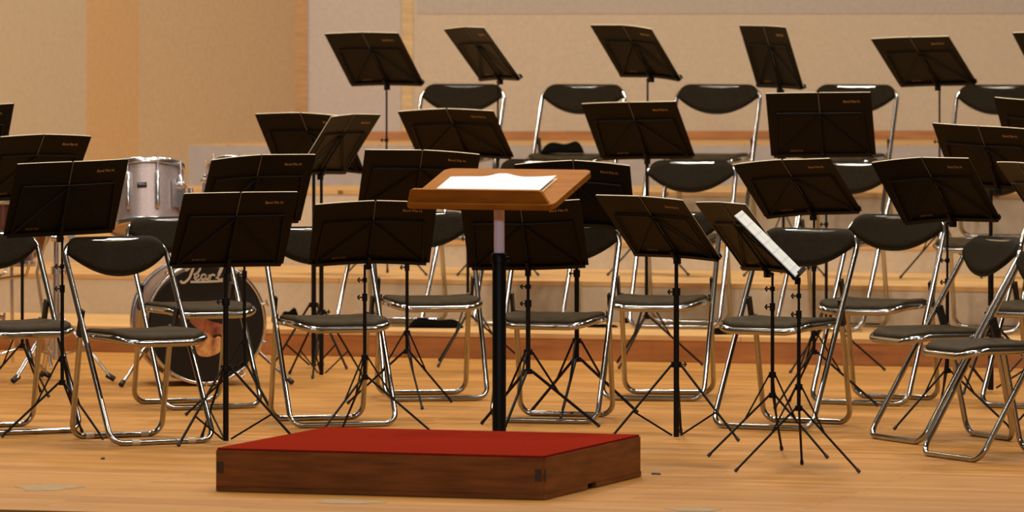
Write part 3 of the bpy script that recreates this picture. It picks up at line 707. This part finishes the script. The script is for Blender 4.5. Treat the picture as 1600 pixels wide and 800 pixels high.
# ------------------------------------------------------------------ small things lying about
def lump(name, label, cat, px0, px1, ytop, ybot, z, depth, seed, Y=None, m='cloth'):
    rnd = random.Random(seed); p0, p1 = (ground(px0, ybot, z), ground(px1, ybot, z)) if Y is None else (at(px0, ybot, Y), at(px1, ybot, Y))
    yy = (p0.y + p1.y) / 2; w = abs(p1.x - p0.x); h = (ybot - ytop) * yy / F; ph = [rnd.uniform(0, 6) for _ in range(4)]
    def fn(u, v):
        e = (1 - abs(2 * u - 1) ** 5) * (1 - abs(2 * v - 1) ** 3)
        k = .80 + .14 * math.sin(u * 5 + ph[0]) + .08 * math.sin(u * 11 + v * 3 + ph[1]) + .08 * math.sin(v * 7 + ph[2])
        return Vector(((u - .5) * w, (v - .5) * depth * (1 + .12 * math.sin(u * 6 + ph[3])), .0008 + max(0, e * k) * h * 1.25))
    b = MB(); b.slab(fn, lambda u, v: Vector((fn(u, v).x * .99, fn(u, v).y * .99, .0006)), 24, 10)
    o = b.build(name, M[m]); o.location = ((p0.x + p1.x) / 2, yy + depth / 2, z if Y is None else (p0.z + p1.z) / 2); return tag(o, label, cat)
lump('bag', 'long flat black bag on the lowest riser behind the lectern side chairs', 'bag', 637, 724, 499, 513, Z1, .12, 3)
lump('pouch', 'small black pouch on the lowest riser beside the bass drum', 'bag', 437, 467, 487, 503, Z1, .14, 5)
lump('cloth', 'flat black cloth on the lowest riser behind the open white music', 'cloth', 1110, 1162, 513, 523, Z1, .12, 7)
lump('cloth', 'thin black cloth on the lowest riser between the lectern and the thick-poled stand', 'cloth', 918, 966, 507, 512, Z1, .10, 8)
lump('small_pouch', 'tiny black pouch on the lowest riser behind the thick-poled stand', 'bag', 968, 987, 496, 505, Z1, .08, 9)
ec = chairs['E2'].location
j = lump('jacket', 'crumpled black cloth lying on a seat of the upper riser', 'cloth', 845, 913, 233, 249, 0, .20, 11, Y=ec.y - .12)
j.location = (at(879, 249, ec.y - .1).x, ec.y - .06, Z3 + .456)
def patch(px, py, w, d, seed, label):
    rnd = random.Random(seed); p = ground(px, py); pts = []
    for k in range(14):
        a = 2 * math.pi * k / 14; q = rnd.uniform(.7, 1.1); pts.append((w / 2 * math.cos(a) * q, d / 2 * math.sin(a) * q))
    b = MB(); b.prism(pts, .0003, .0011); o = b.build('floor_tape', M['tape']); o.location = (p.x, p.y, 0); o.rotation_euler = (0, 0, -YAW); tag(o, label, 'tape')
patch(75, 762, .26, .32, 1, 'faded tape patch on the planks near the stage edge, away from the podium')
patch(545, 784, .26, .22, 2, 'faded tape patch on the planks in front of the red podium')
patch(1085, 796, .22, .18, 3, 'faded tape patch at the stage edge, past the podium corner')
for px, py, w, lab in ((1025, 741, .035, 'dark scrap of tape on the floor beside the podium'), (161, 717, .016, 'tiny dark scrap on the floor in front of the beige-sleeved chair')):
    p = ground(px, py); b = MB(); b.prism([(-w / 2, -.02), (w / 2, -.035), (w * .4, .02), (-w * .2, .045), (-w * .5, .02)], .0004, .004)
    o = b.build('floor_scrap', M['rubber']); o.location = (p.x, p.y, 0); tag(o, lab, 'scrap')

# ------------------------------------------------------------------ light, camera
def lamp(x, y, z, e, r, col, tgt=None):
    l = bpy.data.lights.new('stage_lamp', 'AREA'); l.shape = 'DISK'; l.size = r * 2; l.energy = e; l.color = col
    o = bpy.data.objects.new('stage_lamp', l); C.objects.link(o); o.location = (x, y, z)
    d = Vector(tgt) - o.location if tgt else Vector((0, 0, -1)); o.rotation_euler = d.to_track_quat('-Z', 'Y').to_euler(); return o
WARM = (1, .93, .82)
for x in (-3.2, 0, 3.2):
    for y in (24.5, 29, 33.2):
        lamp(x, y, 6.4, 128, .25, WARM)
    lamp(x, 20.5, 6.0, 34, .35, WARM, (x * .8, 36, 1.0))
for x in (-3.0, 2.0):
    lamp(x, 7.0, 5.2, 260, .30, (.74, .84, 1.0), (x * .4, 30, .6))      # house lights over the seats
w = bpy.data.worlds.new('hall'); bpy.context.scene.world = w; w.use_nodes = True
w.node_tree.nodes['Background'].inputs[0].default_value = (.50, .36, .24, 1); w.node_tree.nodes['Background'].inputs[1].default_value = .13

cd = bpy.data.cameras.new('camera'); cam = bpy.data.objects.new('camera', cd); C.objects.link(cam)
cd.sensor_width = 36; cd.lens = F / 1600 * 36; cd.shift_y = -(400 - YH) / 1600
cd.clip_end = 200; cam.location = (0, 0, HC); cam.rotation_euler = (R(90), 0, 0)
cd.dof.use_dof = True; cd.dof.focus_distance = 26.3; cd.dof.aperture_fstop = 6.3
S = bpy.context.scene; S.camera = cam
S.view_settings.view_transform = 'Standard'; S.view_settings.look = 'None'; S.view_settings.gamma = 1; S.view_settings.exposure = 0
S.view_settings.use_curve_mapping = False
S.cycles.max_bounces = 8; S.cycles.use_denoising = True
